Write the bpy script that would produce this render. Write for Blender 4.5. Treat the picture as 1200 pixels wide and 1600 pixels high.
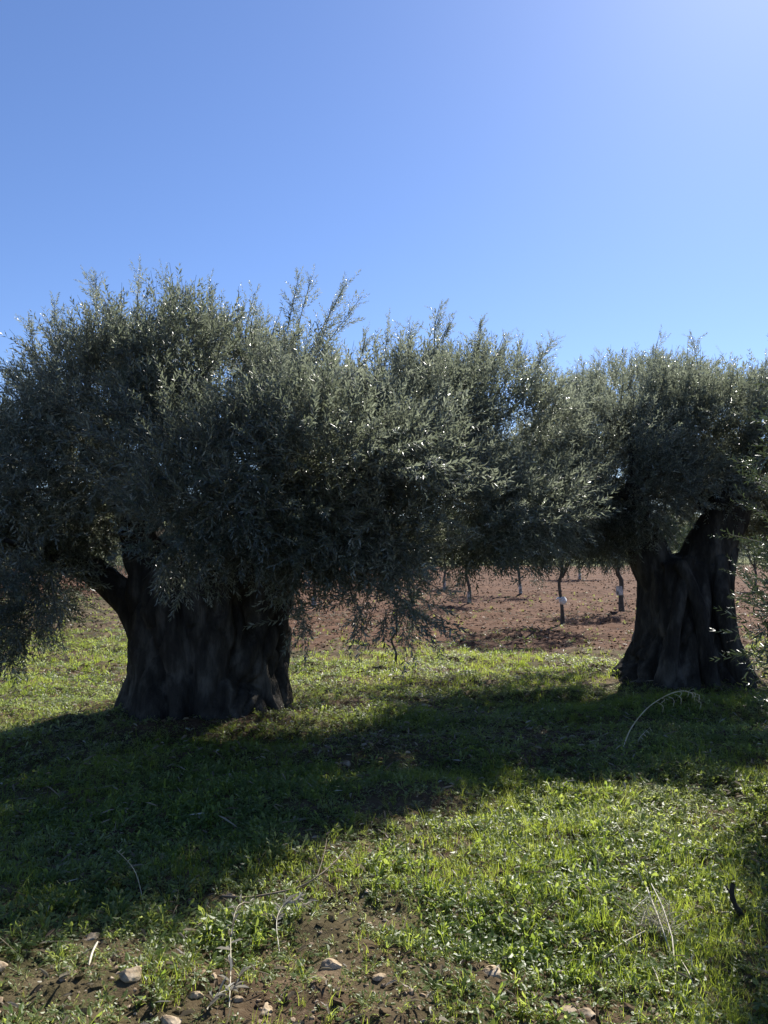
import bpy, math, random
import numpy as np
from mathutils import Vector
C = bpy.context
for o in list(bpy.data.objects): bpy.data.objects.remove(o)
R = math.radians
SC = C.scene; COL = SC.collection
# ------------------------------------------------------------------ camera
CAMZ = 1.55; F = 1232.0; PITCH = math.atan(50/F)
cd = bpy.data.cameras.new('camera'); cam = bpy.data.objects.new('camera', cd); COL.objects.link(cam)
cd.sensor_fit = 'VERTICAL'; cd.sensor_height = 32.0; cd.lens = F/1600*32.0
cd.clip_start = 0.05; cd.clip_end = 3000
cam.location = (0, 0, CAMZ); cam.rotation_euler = (R(90)+PITCH, 0, 0)
SC.camera = cam
SC.render.resolution_x = 768; SC.render.resolution_y = 1024
# ------------------------------------------------------------------ world, sun
SUN_AZ, SUN_EL = R(30), R(42)          # azimuth clockwise from +Y (the view direction)
w = bpy.data.worlds.new("World"); SC.world = w; w.use_nodes = True
nt = w.node_tree; bg = nt.nodes['Background']
sky = nt.nodes.new('ShaderNodeTexSky'); sky.sky_type = 'NISHITA'; sky.sun_disc = False
sky.sun_elevation = SUN_EL; sky.sun_rotation = SUN_AZ
sky.air_density = 1.0; sky.dust_density = 0.35; sky.ozone_density = 3.5; sky.altitude = 300
tint = nt.nodes.new('ShaderNodeMix'); tint.data_type = 'RGBA'; tint.blend_type = 'MULTIPLY'; tint.inputs[0].default_value = 1
tint.inputs[7].default_value = (.86, .945, 1.17, 1); nt.links.new(sky.outputs[0], tint.inputs[6])
nt.links.new(tint.outputs[2], bg.inputs[0]); bg.inputs[1].default_value = 0.067
sd = bpy.data.lights.new('sun', 'SUN'); sd.energy = 5.0; sd.angle = R(0.5); sd.color = (1, 0.95, 0.86)
so = bpy.data.objects.new('sun', sd); COL.objects.link(so); so.location = (6, 10, 12)
sv = Vector((math.sin(SUN_AZ)*math.cos(SUN_EL), math.cos(SUN_AZ)*math.cos(SUN_EL), math.sin(SUN_EL)))
so.rotation_euler = sv.to_track_quat('Z', 'Y').to_euler()
SC.view_settings.view_transform = 'Standard'; SC.view_settings.look = 'None'
SC.view_settings.exposure = 1.0; SC.view_settings.gamma = 1.0
# ------------------------------------------------------------------ helpers
rng = np.random.default_rng(7)
def at(px, py, Y):
    """point at forward distance Y seen in direction (px, py) of a 1200x1600 frame"""
    a = (px-600)/F; b = (800-py)/F
    dy = math.cos(PITCH)-b*math.sin(PITCH); dz = math.sin(PITCH)+b*math.cos(PITCH)
    k = Y/dy
    return np.array([a*k, Y, CAMZ+dz*k])
def gd(py): return CAMZ*F/(py-850.0)
def gp(px, py):                         # ground point
    Y = gd(py); return (px-600)/F*Y, Y
def hsh(ix, iy, iz, s):
    n = (ix.astype(np.int64)*374761393 + iy.astype(np.int64)*668265263 + iz.astype(np.int64)*2147483647 + s*1442695041) & 0xffffffff
    n = ((n ^ (n >> 13))*1274126177) & 0xffffffff
    n = ((n ^ (n >> 15))*2246822519) & 0xffffffff
    return ((n ^ (n >> 16)) & 0xffff)/65535.0
def vnoise(x, y, z=None, s=0):
    x = np.asarray(x, float); y = np.asarray(y, float)
    z = np.zeros_like(x) if z is None else np.asarray(z, float)
    X = np.floor(x); Y = np.floor(y); Z = np.floor(z)
    fx = x-X; fy = y-Y; fz = z-Z
    fx = fx*fx*(3-2*fx); fy = fy*fy*(3-2*fy); fz = fz*fz*(3-2*fz)
    r = 0
    for a in (0, 1):
        for b in (0, 1):
            for c in (0, 1):
                wgt = (fx if a else 1-fx)*(fy if b else 1-fy)*(fz if c else 1-fz)
                r = r + wgt*hsh(X+a, Y+b, Z+c, s)
    return r*2-1
def fbm(x, y, z=None, s=0, o=4):
    r = 0; a = 1.0; f = 1.0; t = 0
    for i in range(o):
        r = r + a*vnoise(np.asarray(x)*f, np.asarray(y)*f, None if z is None else np.asarray(z)*f, s+i*17); t += a; a *= .5; f *= 2.03
    return r/t
def mesh_np(name, V, polys, nper, mats, parent=None, rnd=None, midx=None, smooth=False):
    """V (n,3); polys flat index array, nper = verts per poly (int or array)"""
    me = bpy.data.meshes.new(name)
    V = np.ascontiguousarray(V, dtype=np.float32); polys = np.ascontiguousarray(polys, dtype=np.int32).ravel()
    me.vertices.add(len(V)); me.vertices.foreach_set('co', V.ravel())
    me.loops.add(len(polys)); me.loops.foreach_set('vertex_index', polys)
    if isinstance(nper, int):
        n = len(polys)//nper; st = np.arange(n, dtype=np.int32)*nper
    else:
        nper = np.asarray(nper); n = len(nper); st = np.concatenate([[0], np.cumsum(nper)[:-1]]).astype(np.int32)
    me.polygons.add(n); me.polygons.foreach_set('loop_start', st)
    if rnd is not None:
        a = me.attributes.new('rnd', 'FLOAT', 'POINT'); a.data.foreach_set('value', np.ascontiguousarray(rnd, dtype=np.float32))
    for m in (mats if isinstance(mats, (list, tuple)) else [mats]): me.materials.append(m)
    if midx is not None: me.polygons.foreach_set('material_index', np.ascontiguousarray(midx, dtype=np.int32))
    me.update(calc_edges=True)
    me.polygons.foreach_set('use_smooth', np.full(n, smooth))
    o = bpy.data.objects.new(name, me); COL.objects.link(o)
    if parent is not None: o.parent = parent
    return o
def tag(o, label=None, cat=None, group=None, kind=None):
    if label: o['label'] = label
    if cat: o['category'] = cat
    if group: o['group'] = group
    if kind: o['kind'] = kind
    return o
def empty(name, loc, label, cat, group=None):
    o = bpy.data.objects.new(name, None); COL.objects.link(o); o.location = loc; o.empty_display_size = .2
    return tag(o, label, cat, group)
def norm(v): return v/np.maximum(np.linalg.norm(v, axis=-1, keepdims=True), 1e-9)
def frames(d, roll=None):
    """rotation matrices (n,3,3) whose z axis is d"""
    d = norm(d); n = len(d)
    h = np.where(np.abs(d[:, 2:3]) < .95, np.array([[0, 0, 1.]]), np.array([[1., 0, 0]]))
    x = norm(np.cross(h, d)); y = np.cross(d, x)
    a = rng.uniform(0, 2*np.pi, n) if roll is None else np.broadcast_to(roll, (n,))
    c, s = np.cos(a)[:, None], np.sin(a)[:, None]
    x2 = x*c+y*s; y2 = -x*s+y*c
    return np.stack([x2, y2, d], axis=2)
class Acc:
    """collects pieces that become ONE mesh"""
    def __init__(s): s.V = []; s.P = []; s.N = []; s.R = []; s.M = []; s.n = 0
    def add(s, V, P, nper, rnd=None, m=0):
        P = np.asarray(P).reshape(-1, nper)
        s.V.append(V); s.P.append((P+s.n).ravel()); s.N.append(np.full(len(P), nper)); s.M.append(np.full(len(P), m))
        s.R.append(np.full(len(V), .5) if rnd is None else rnd); s.n += len(V)
    def scatter(s, T, pos, rot, scale, m=0, jit=.0, base=None):
        """T = (V, P, nper, unit ids)"""
        V, P, nper, U = T
        k = len(pos)
        if k == 0: return
        W = np.einsum('kij,vj->kvi', rot, V)*np.asarray(scale).reshape(k, 1, 1)+pos[:, None, :]
        nv = len(V); idx = (P.reshape(1, -1)+(np.arange(k)*nv)[:, None]).ravel()
        nu = U.max()+1
        r = (rng.random((k, nu)) if base is None else np.clip(base[:, None]+rng.normal(0, jit, (k, nu)), 0, 1))[:, U]
        s.add(W.reshape(-1, 3), idx, nper, r.ravel(), m)
    def tube(s, pts, rads, seg=5, m=0, rnd=.5):
        V, P = tube_np(pts, rads, seg); s.add(V, P, 4, np.full(len(V), rnd), m)
    def build(s, name, mats, parent=None, smooth=False):
        return mesh_np(name, np.concatenate(s.V), np.concatenate(s.P), np.concatenate(s.N), mats, parent, np.concatenate(s.R), np.concatenate(s.M), smooth)
def tube_np(pts, rads, seg=6):
    pts = np.asarray(pts, float); rads = np.broadcast_to(np.asarray(rads, float), (len(pts),))
    t = norm(np.gradient(pts, axis=0)); V = []
    x = np.cross(t[0], [0.13, .31, 1.0]); x = x/np.linalg.norm(x)
    a = np.arange(seg)*2*np.pi/seg
    for i in range(len(pts)):
        x = x-t[i]*np.dot(x, t[i]); x = x/np.linalg.norm(x); y = np.cross(t[i], x)
        V.append(pts[i]+rads[i]*(np.cos(a)[:, None]*x+np.sin(a)[:, None]*y))
    V = np.concatenate(V)
    i, j = np.meshgrid(np.arange(len(pts)-1), np.arange(seg), indexing='ij')
    P = np.stack([i*seg+j, i*seg+(j+1) % seg, (i+1)*seg+(j+1) % seg, (i+1)*seg+j], -1).reshape(-1, 4)
    return V, P
def spline(ctrl, n):
    ctrl = np.asarray(ctrl, float); m = len(ctrl)
    t = np.linspace(0, m-1, n); i = np.clip(t.astype(int), 0, m-2); f = (t-i)[:, None]
    p0 = ctrl[np.clip(i-1, 0, m-1)]; p1 = ctrl[i]; p2 = ctrl[i+1]; p3 = ctrl[np.clip(i+2, 0, m-1)]
    return .5*((2*p1)+(-p0+p2)*f+(2*p0-5*p1+4*p2-p3)*f**2+(-p0+3*p1-3*p2+p3)*f**3)
# ------------------------------------------------------------------ ground height
def sstep(a, b, x): t = np.clip((np.asarray(x, float)-a)/(b-a), 0, 1); return t*t*(3-2*t)
def gh(x, y):
    x = np.asarray(x, float); y = np.asarray(y, float)
    h = .05*fbm(x*.7, y*.7, s=1, o=2)
    near = 1-sstep(14, 30, y)
    h = h+near*(.036*fbm(x*3.1, y*3.1, s=5, o=3)+.026*np.abs(fbm(x*9, y*9, s=9, o=3)))
    h = h+near*.055*fbm(x*1.1+3, y*2.6, s=33, o=2)
    field = sstep(12, 14, y)
    h = h+field*(1-sstep(60, 70, y))*.05*np.abs(fbm(x*2.2, y*3.6, s=21, o=3))
    h = h+.05*np.exp(-((x+1.66)**2+(y-7.45)**2)/1.5)+.06*np.exp(-((x-3.36)**2+(y-9)**2)/1.5)
    h = h+field*(1-sstep(40, 60, y))*.045*np.sin(y*2*np.pi/.95+2.2*vnoise(x*.35, y*.35, s=5))*(.5+.5*vnoise(x*.8, y*.5, s=6))
    h = h+sstep(58, 260, y+8*vnoise(x*.02, y*.02, s=3))*9+.8*sstep(60, 90, y)*fbm(x*.03, y*.03, s=8, o=2)
    return h
# ------------------------------------------------------------------ materials
def mat(name):
    m = bpy.data.materials.new(name); m.use_nodes = True
    nt = m.node_tree; nt.nodes.clear(); return m, nt
def N(nt, t, **k):
    n = nt.nodes.new(t)
    for a, b in k.items(): setattr(n, a, b)
    return n
def ramp(nt, fac, stops):
    n = N(nt, 'ShaderNodeValToRGB'); cr = n.color_ramp
    while len(cr.elements) < len(stops): cr.elements.new(.5)
    for e, (p, c) in zip(cr.elements, stops): e.position = p; e.color = (*c, 1)
    nt.links.new(fac, n.inputs[0]); return n.outputs[0]
def noise(nt, scale, detail=4, rough=.55, vec=None):
    n = N(nt, 'ShaderNodeTexNoise'); n.inputs['Scale'].default_value = scale; n.inputs['Detail'].default_value = detail
    n.inputs['Roughness'].default_value = rough
    if vec is not None: nt.links.new(vec, n.inputs['Vector'])
    return n.outputs[0]
def mix(nt, fac, a, b, t='RGBA'):
    n = N(nt, 'ShaderNodeMix', data_type=t); o = {'RGBA': (6, 7, 2), 'FLOAT': (2, 3, 0)}[t]
    for i, v in ((0, fac), (o[0], a), (o[1], b)):
        if hasattr(v, 'is_linked'): nt.links.new(v, n.inputs[i])
        else: n.inputs[i].default_value = (*v, 1) if isinstance(v, tuple) and len(v) == 3 else v
    return n.outputs[o[2]]
def math_n(nt, op, a, b=None, clamp=False):
    n = N(nt, 'ShaderNodeMath', operation=op, use_clamp=clamp)
    for i, v in enumerate((a, b)):
        if v is None: continue
        if hasattr(v, 'is_linked'): nt.links.new(v, n.inputs[i])
        else: n.inputs[i].default_value = v
    return n.outputs[0]
def leafmat(name, top, under, trans, tfac, rough=.35, spec=.5):
    """two-sided leaf: a top stops list and an under stops list over the per leaf value 'rnd'"""
    m, nt = mat(name)
    at_ = N(nt, 'ShaderNodeAttribute', attribute_name='rnd').outputs['Fac']
    ct = ramp(nt, at_, top)
    if under:
        cu = ramp(nt, at_, under); g = N(nt, 'ShaderNodeNewGeometry')
        col = mix(nt, g.outputs['Backfacing'], ct, cu)
    else: col = ct
    p = N(nt, 'ShaderNodeBsdfPrincipled'); nt.links.new(col, p.inputs['Base Color'])
    p.inputs['Roughness'].default_value = rough; p.inputs['Specular IOR Level'].default_value = spec
    bm_ = N(nt, 'ShaderNodeBump'); bm_.inputs['Strength'].default_value = .55; bm_.inputs['Distance'].default_value = .004
    nt.links.new(noise(nt, 110, 2, .5, N(nt, 'ShaderNodeNewGeometry').outputs['Position']), bm_.inputs['Height']); nt.links.new(bm_.outputs[0], p.inputs['Normal'])
    tr = N(nt, 'ShaderNodeBsdfTranslucent'); hs = ramp(nt, at_, trans); nt.links.new(hs, tr.inputs[0])
    ms = N(nt, 'ShaderNodeMixShader'); ms.inputs[0].default_value = tfac
    nt.links.new(p.outputs[0], ms.inputs[1]); nt.links.new(tr.outputs[0], ms.inputs[2])
    o = N(nt, 'ShaderNodeOutputMaterial'); nt.links.new(ms.outputs[0], o.inputs[0]); return m
def solid(name, stops, scale, rough=.9, bump=.3, bscale=None, dist=.01, spec=.3, stretch=None):
    m, nt = mat(name)
    tc = N(nt, 'ShaderNodeTexCoord').outputs['Object']; v = tc
    if stretch:
        mp = N(nt, 'ShaderNodeMapping'); mp.inputs['Scale'].default_value = stretch; nt.links.new(tc, mp.inputs[0]); v = mp.outputs[0]
    n1 = noise(nt, scale, 6, .6, v); col = ramp(nt, n1, stops)
    p = N(nt, 'ShaderNodeBsdfPrincipled'); nt.links.new(col, p.inputs['Base Color']); p.inputs['Roughness'].default_value = rough
    p.inputs['Specular IOR Level'].default_value = spec
    b = N(nt, 'ShaderNodeBump'); b.inputs['Strength'].default_value = bump; b.inputs['Distance'].default_value = dist
    nt.links.new(noise(nt, bscale or scale*3, 6, .65, v), b.inputs['Height']); nt.links.new(b.outputs[0], p.inputs['Normal'])
    o = N(nt, 'ShaderNodeOutputMaterial'); nt.links.new(p.outputs[0], o.inputs[0]); return m
M = {}
M['olive'] = leafmat('olive leaf', [(0, (.032, .042, .030)), (.5, (.060, .073, .054)), (1, (.105, .118, .092))],
                     [(0, (.19, .20, .14)), (1, (.40, .40, .32))], [(0, (.18, .21, .12)), (1, (.39, .43, .31))], .37, .33, 1.0)
M['olive_young'] = leafmat('young olive leaf', [(0, (.035, .05, .025)), (1, (.07, .09, .048))],
                     [(0, (.12, .15, .11)), (1, (.21, .24, .19))], [(0, (.06, .09, .025)), (1, (.11, .14, .045))], .2, .35, .5)
M['grass'] = leafmat('grass blade', [(0, (.04, .075, .014)), (.6, (.085, .12, .025)), (.85, (.13, .15, .045)), (1, (.28, .23, .11))], None,
                     [(0, (.28, .40, .03)), (.6, (.50, .58, .08)), (.85, (.50, .54, .13)), (1, (.55, .48, .25))], .58, .42, .4)
M['weed'] = leafmat('weed leaf', [(0, (.06, .10, .025)), (.6, (.10, .14, .045)), (1, (.22, .25, .13))], None,
                     [(0, (.28, .40, .05)), (.6, (.48, .56, .11)), (1, (.58, .62, .32))], .5, .42, .5)
M['litter'] = leafmat('fallen leaf', [(0, (.05, .035, .02)), (.5, (.13, .095, .06)), (.85, (.24, .20, .14)), (1, (.46, .44, .38))], None,
                     [(0, (.08, .05, .02)), (1, (.4, .36, .28))], .35, .45, .4)
M['bark'] = solid('olive bark', [(.32, (.022, .019, .017)), (.5, (.055, .049, .042)), (.68, (.15, .135, .115))], 7, .95, 1, 26, .05, .12, (1, 1, .28))
M['twig'] = solid('twig bark', [(.3, (.07, .065, .05)), (.7, (.15, .14, .11))], 20, .9, .3, 60, .004, .2)
M['ybark'] = solid('young bark', [(.35, (.06, .055, .045)), (.6, (.11, .10, .085)), (.75, (.22, .21, .19))], 12, .9, .5, 40, .006, .2)
M['lime'] = solid('limewash', [(.38, (.10, .095, .085)), (.5, (.38, .38, .36)), (.62, (.62, .62, .60))], 11, .9, .3, 60, .004, .2)
M['plastic'] = solid('white plastic wrap', [(.3, (.6, .6, .6)), (.7, (.82, .82, .82))], 20, .45, .5, 40, .01, .5)
M['stone'] = solid('limestone', [(.32, (.15, .10, .06)), (.48, (.34, .26, .17)), (.7, (.52, .43, .31))], 24, .9, .6, 60, .006, .2)
M['pebble'] = solid('pebbles', [(.3, (.15, .10, .06)), (.5, (.28, .21, .14)), (.7, (.45, .37, .28))], 9, .9, .4, 60, .004, .2)
M['straw'] = solid('dry straw', [(.3, (.32, .27, .17)), (.7, (.62, .57, .44))], 15, .6, .2, 60, .002, .4)
M['stick'] = solid('dead wood', [(.3, (.12, .085, .055)), (.7, (.30, .24, .17))], 12, .8, .4, 50, .003, .3)
M['darkstick'] = solid('dark wood', [(.3, (.02, .016, .012)), (.7, (.05, .04, .03))], 12, .9, .4, 50, .004, .3)
def ground_mat():
    m, nt = mat('soil and turf'); g = N(nt, 'ShaderNodeNewGeometry').outputs['Position']
    sp = N(nt, 'ShaderNodeSeparateXYZ'); nt.links.new(g, sp.inputs[0]); Y = sp.outputs[1]
    dark = ramp(nt, noise(nt, 2.3, 8, .65, g), [(.3, (.038, .023, .013)), (.5, (.088, .056, .033)), (.7, (.17, .12, .075))])
    speck = ramp(nt, noise(nt, 38, 4, .7, g), [(.5, (0, 0, 0)), (.72, (1, 1, 1))])
    dark = mix(nt, math_n(nt, 'MULTIPLY', speck, .35), dark, (.26, .20, .135))
    fs = N(nt, 'ShaderNodeMapping'); fs.inputs['Scale'].default_value = (.8, 2.6, 1); nt.links.new(g, fs.inputs[0])
    red = ramp(nt, noise(nt, 2.6, 9, .72, fs.outputs[0]), [(.3, (.038, .019, .011)), (.5, (.100, .050, .028)), (.62, (.150, .080, .046)), (.74, (.33, .24, .17))])
    green = ramp(nt, noise(nt, .12, 6, .6, g), [(.35, (.07, .085, .028)), (.6, (.13, .14, .05)), (.75, (.17, .13, .07))])
    wob = math_n(nt, 'MULTIPLY', math_n(nt, 'SUBTRACT', noise(nt, .9, 5, .6, g), .5), 5.0)
    lf = math_n(nt, 'MULTIPLY', math_n(nt, 'DIVIDE', math_n(nt, 'SUBTRACT', math_n(nt, 'MULTIPLY', sp.outputs[0], -1.0), 2.6), 1.5, True), 11.0)
    f1 = math_n(nt, 'DIVIDE', math_n(nt, 'SUBTRACT', math_n(nt, 'ADD', Y, wob), math_n(nt, 'ADD', lf, 11.2)), 1.2, True)
    wob2 = math_n(nt, 'MULTIPLY', math_n(nt, 'SUBTRACT', noise(nt, .15, 5, .6, g), .5), 16.0)
    f2 = math_n(nt, 'DIVIDE', math_n(nt, 'SUBTRACT', math_n(nt, 'ADD', Y, wob2), 54), 4, True)
    # mossy tint where turf is low
    moss = ramp(nt, noise(nt, 1.1, 6, .6, g), [(.42, (0, 0, 0)), (.6, (1, 1, 1))])
    dark = mix(nt, math_n(nt, 'MULTIPLY', moss, .5), dark, (.035, .05, .012))
    col = mix(nt, f1, dark, red); col = mix(nt, f2, col, green)
    p = N(nt, 'ShaderNodeBsdfPrincipled'); nt.links.new(col, p.inputs['Base Color']); p.inputs['Roughness'].default_value = .95
    p.inputs['Specular IOR Level'].default_value = .15
    b = N(nt, 'ShaderNodeBump'); b.inputs['Strength'].default_value = .9; b.inputs['Distance'].default_value = .03
    hh = math_n(nt, 'ADD', noise(nt, 7, 10, .7, g), math_n(nt, 'MULTIPLY', noise(nt, 45, 5, .7, g), .35))
    nt.links.new(hh, b.inputs['Height']); nt.links.new(b.outputs[0], p.inputs['Normal'])
    o = N(nt, 'ShaderNodeOutputMaterial'); nt.links.new(p.outputs[0], o.inputs[0]); return m
M['ground'] = ground_mat()
# ------------------------------------------------------------------ ground: one sheet to the horizon
def build_ground():
    ys = [-14., -10, -7, -4, -2, -1, -.3, .3]
    y = .8
    while y < 1500: ys.append(y); y += max(.024, (y if y < 16 else y*1.25)*.0068) if y < 80 else y*.05
    ys = np.array(ys)
    d = np.linspace(-1, 1, 460); e = 1+np.cumsum(.02*1.3**np.arange(18))
    t = np.concatenate([-e[::-1], d, e])
    wd = 2+np.maximum(ys, 0)*.62
    X = wd[:, None]*t[None, :]; Yg = np.repeat(ys[:, None], len(t), 1)
    Z = gh(X, Yg)
    V = np.stack([X, Yg, Z], -1).reshape(-1, 3); n = len(t)
    i, j = np.meshgrid(np.arange(len(ys)-1), np.arange(n-1), indexing='ij')
    P = np.stack([i*n+j, i*n+j+1, (i+1)*n+j+1, (i+1)*n+j], -1)
    o = mesh_np('ground', V, P, 4, M['ground'], smooth=True); tag(o, kind='structure')
build_ground()
# ------------------------------------------------------------------ leaf shoots
def leaf_shape(L, W, full=False):
    if full:
        V = np.array([[0, 0, 0], [-.42*W, .28*L, .10*W], [-.42*W, .68*L, .06*W], [0, L, -.05*L], [.42*W, .68*L, .06*W], [.42*W, .28*L, .10*W], [0, .45*L, -.08*W]])
        return V, np.array([[0, 6, 2, 1], [6, 3, 2, 2], [0, 5, 4, 6], [6, 4, 3, 3]])
    V = np.array([[0, 0, 0], [-.5*W, .48*L, .14*W], [0, L, -.04*L], [.5*W, .48*L, .14*W]])
    return V, np.array([[0, 2, 1], [0, 3, 2]])
def leaf6(L, W):      # two quads folded on the midrib, rounded outline
    V = np.array([[0, 0, 0], [-.45*W, .25*L, .12*W], [-.42*W, .70*L, .10*W], [0, L, -.05*L], [.42*W, .70*L, .10*W], [.45*W, .25*L, .12*W]])
    return V, np.array([[0, 3, 2, 1], [0, 5, 4, 3]])
def shoot(length, nn, L, W, rg, full=False, curve=.25, side=0):
    """leafy olive shoot along +z; returns leaf template"""
    VV, PP, UU = [], [], []; n = 0; u = 0
    axis = lambda t: np.array([curve*length*t*t, 0, length*t])
    for i in range(nn):
        t = (i+.8)/nn
        p = axis(t); tan = norm(np.array([2*curve*t, 0, 1.]))
        for k in (0, 1):
            az = i*math.pi/2+k*math.pi+rg.normal(0, .35)
            a = R(rg.uniform(34, 78))*(1-.4*t)
            rad = np.array([math.cos(az), math.sin(az), 0]); rad = norm(rad-tan*np.dot(rad, tan))
            d = norm(tan*math.cos(a)+rad*math.sin(a)+rg.normal(0, .10, 3))
            nrm = norm(tan*math.sin(a)-rad*math.cos(a)+rg.normal(0, .65, 3)); x = norm(np.cross(d, nrm)); nrm = np.cross(x, d)
            s = rg.uniform(.75, 1.15)*(1-.35*max(0, t-.75)/.25)
            V, P = (leaf6 if full else leaf_shape)(L*s, W*s*rg.uniform(.85, 1.15))
            VV.append(V[:, :1]*x+V[:, 1:2]*d+V[:, 2:3]*nrm+p); PP.append(P+n); UU.append(np.full(len(V), u)); n += len(V); u += 1
    return np.concatenate(VV), np.concatenate(PP), (4 if full else 3), np.concatenate(UU)
rg0 = np.random.default_rng(3)
SH = [shoot(rg0.uniform(.20, .34), int(rg0.integers(9, 13)), .054, .0138, rg0, curve=rg0.uniform(.0, .35)) for _ in range(10)]
SHF = [shoot(rg0.uniform(.26, .38), int(rg0.integers(9, 12)), .060, .0125, rg0, True, curve=rg0.uniform(.0, .3)) for _ in range(6)]
SHC = [shoot(rg0.uniform(.30, .45), 6, .095, .030, rg0, curve=rg0.uniform(.0, .3)) for _ in range(6)]     # coarse, for far crowns
def stems_for(acc, pos, rot, L, m=1):
    # thin three sided stems of the shoots
    k = len(pos); a = np.arange(3)*2*np.pi/3
    V = np.concatenate([np.stack([.0022*np.cos(a), .0022*np.sin(a), np.full(3, 0)], -1), np.stack([.001*np.cos(a), .001*np.sin(a), np.full(3, .3)], -1)])
    P = np.array([[0, 1, 4, 3], [1, 2, 5, 4], [2, 0, 3, 5]])
    acc.scatter((V, P, 4, np.zeros(6, int)), pos, rot, L, m)
def crown(blobs, density, acc, temps=SH, seed=1, cull=.0, up=.75, origin=None, smin=.8, smax=1.25, droop=.30, lean=(0, 0, 0), nscale=1.7, inner=.45, voids=()):
    """blobs: rows cx cy cz rx ry rz ; density = shoots per m2 of blob surface"""
    g = np.random.default_rng(seed); B = np.array(blobs, float)
    zmin = (B[:, 2]-B[:, 5]).min(); zmax = (B[:, 2]+B[:, 5]).max()
    for b in B:
        area = 4*np.pi*((b[3]*b[4])**1.6/3+(b[3]*b[5])**1.6/3+(b[4]*b[5])**1.6/3)**(1/1.6)
        n = int(area*density)
        d = norm(g.normal(size=(n, 3))); r = inner+(1-inner)*g.random(n)**.6
        bump = 1+.22*vnoise(d[:, 0]*2.5+b[0], d[:, 1]*2.5+b[1], d[:, 2]*2.5, s=seed)
        p = b[:3]+d*b[3:6]*(r*bump)[:, None]
        nz = fbm(p[:, 0]*nscale, p[:, 1]*nscale, p[:, 2]*nscale, s=seed+4, o=2)
        keep = nz > cull-.22
        for v in voids: keep &= np.linalg.norm((p-np.array(v[:3]))/np.array(v[3:6]), axis=1) > 1
        # thin out what lies deep inside another blob
        for c in B:
            if c is b: continue
            q = np.linalg.norm((p-c[:3])/c[3:6], axis=1); keep &= ~((q < .55) & (g.random(n) < .85))
        p = p[keep]; d = d[keep]; h = (p[:, 2]-zmin)/(zmax-zmin)
        k = up*np.clip(h*1.9-.55, -droop, 1)
        # neighbouring shoots share a direction: a smooth wobble field
        wf = np.stack([vnoise(p[:, 0]*2, p[:, 1]*2, p[:, 2]*2, s=seed+s_) for s_ in (11, 12, 13)], -1)
        dr = norm(d*.75+np.array([0, 0, 1.])*k[:, None]+wf*.6+g.normal(0, .42, p.shape)+np.array(lean))
        sc = g.uniform(smin, smax, len(p))*(1+.25*np.clip(h-.7, 0, 1))
        ti = g.integers(0, len(temps), len(p)); base = np.clip(.5+.45*vnoise(p[:, 0]*1.1, p[:, 1]*1.1, p[:, 2]*1.1, s=seed+30), 0, 1)
        rot = frames(dr)
        for i, T in enumerate(temps):
            q = ti == i; acc.scatter(T, p[q], rot[q], sc[q], 0, .25, base[q])
        stems_for(acc, p, rot, sc)
def spray(acc, base, tip, g, n=14, temps=SH, spread=.5, sc=.8):
    """a leader with side shoots: the tall leafy wands of the outline"""
    base = np.array(base, float); tip = np.array(tip, float); ax = tip-base; L = np.linalg.norm(ax)
    t = g.uniform(.1, .95, n); p = base+ax*t[:, None]
    n = int(n*1.35); t = g.uniform(.05, .97, n); p = base+ax*t[:, None]; d = norm(norm(ax)*1.0+g.normal(0, spread, (n, 3))*np.array([1, 1, .6]))
    d[-1] = norm(ax); p[-1] = tip-norm(ax)*.22
    s = sc*(1.05-.45*t)*g.uniform(.8, 1.15, n); rot = frames(d); ti = g.integers(0, len(temps), n); ba = g.uniform(.4, .9)
    for i, T in enumerate(temps):
        q = ti == i; acc.scatter(T, p[q], rot[q], s[q], 0, .25, np.full(q.sum(), ba))
    acc.tube(spline([base, base+ax*.5+g.normal(0, .02, 3), tip], 6), np.linspace(.006, .0015, 6), 4, 1)
def plumes(acc, bl, n, g, temps=SH):
    # upright wands of new growth over the upper side of a crown
    Bq = np.array(bl); w_ = Bq[:, 3]*Bq[:, 4]; pick = g.choice(len(Bq), n, p=w_/w_.sum())
    for b in Bq[pick]:
        if b[2] < 1.9: continue
        d = norm(np.array([g.normal(), g.normal(), abs(g.normal())*1.1+.5])); p = b[:3]+d*b[3:6]*.9
        q = p+norm(d*.45+np.array([.12, 0, 1.])+g.normal(0, .2, 3))*g.uniform(.25, .62)
        spray(acc, p, q, g, int(g.integers(8, 18)), temps, .45, g.uniform(.6, .9))
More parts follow.
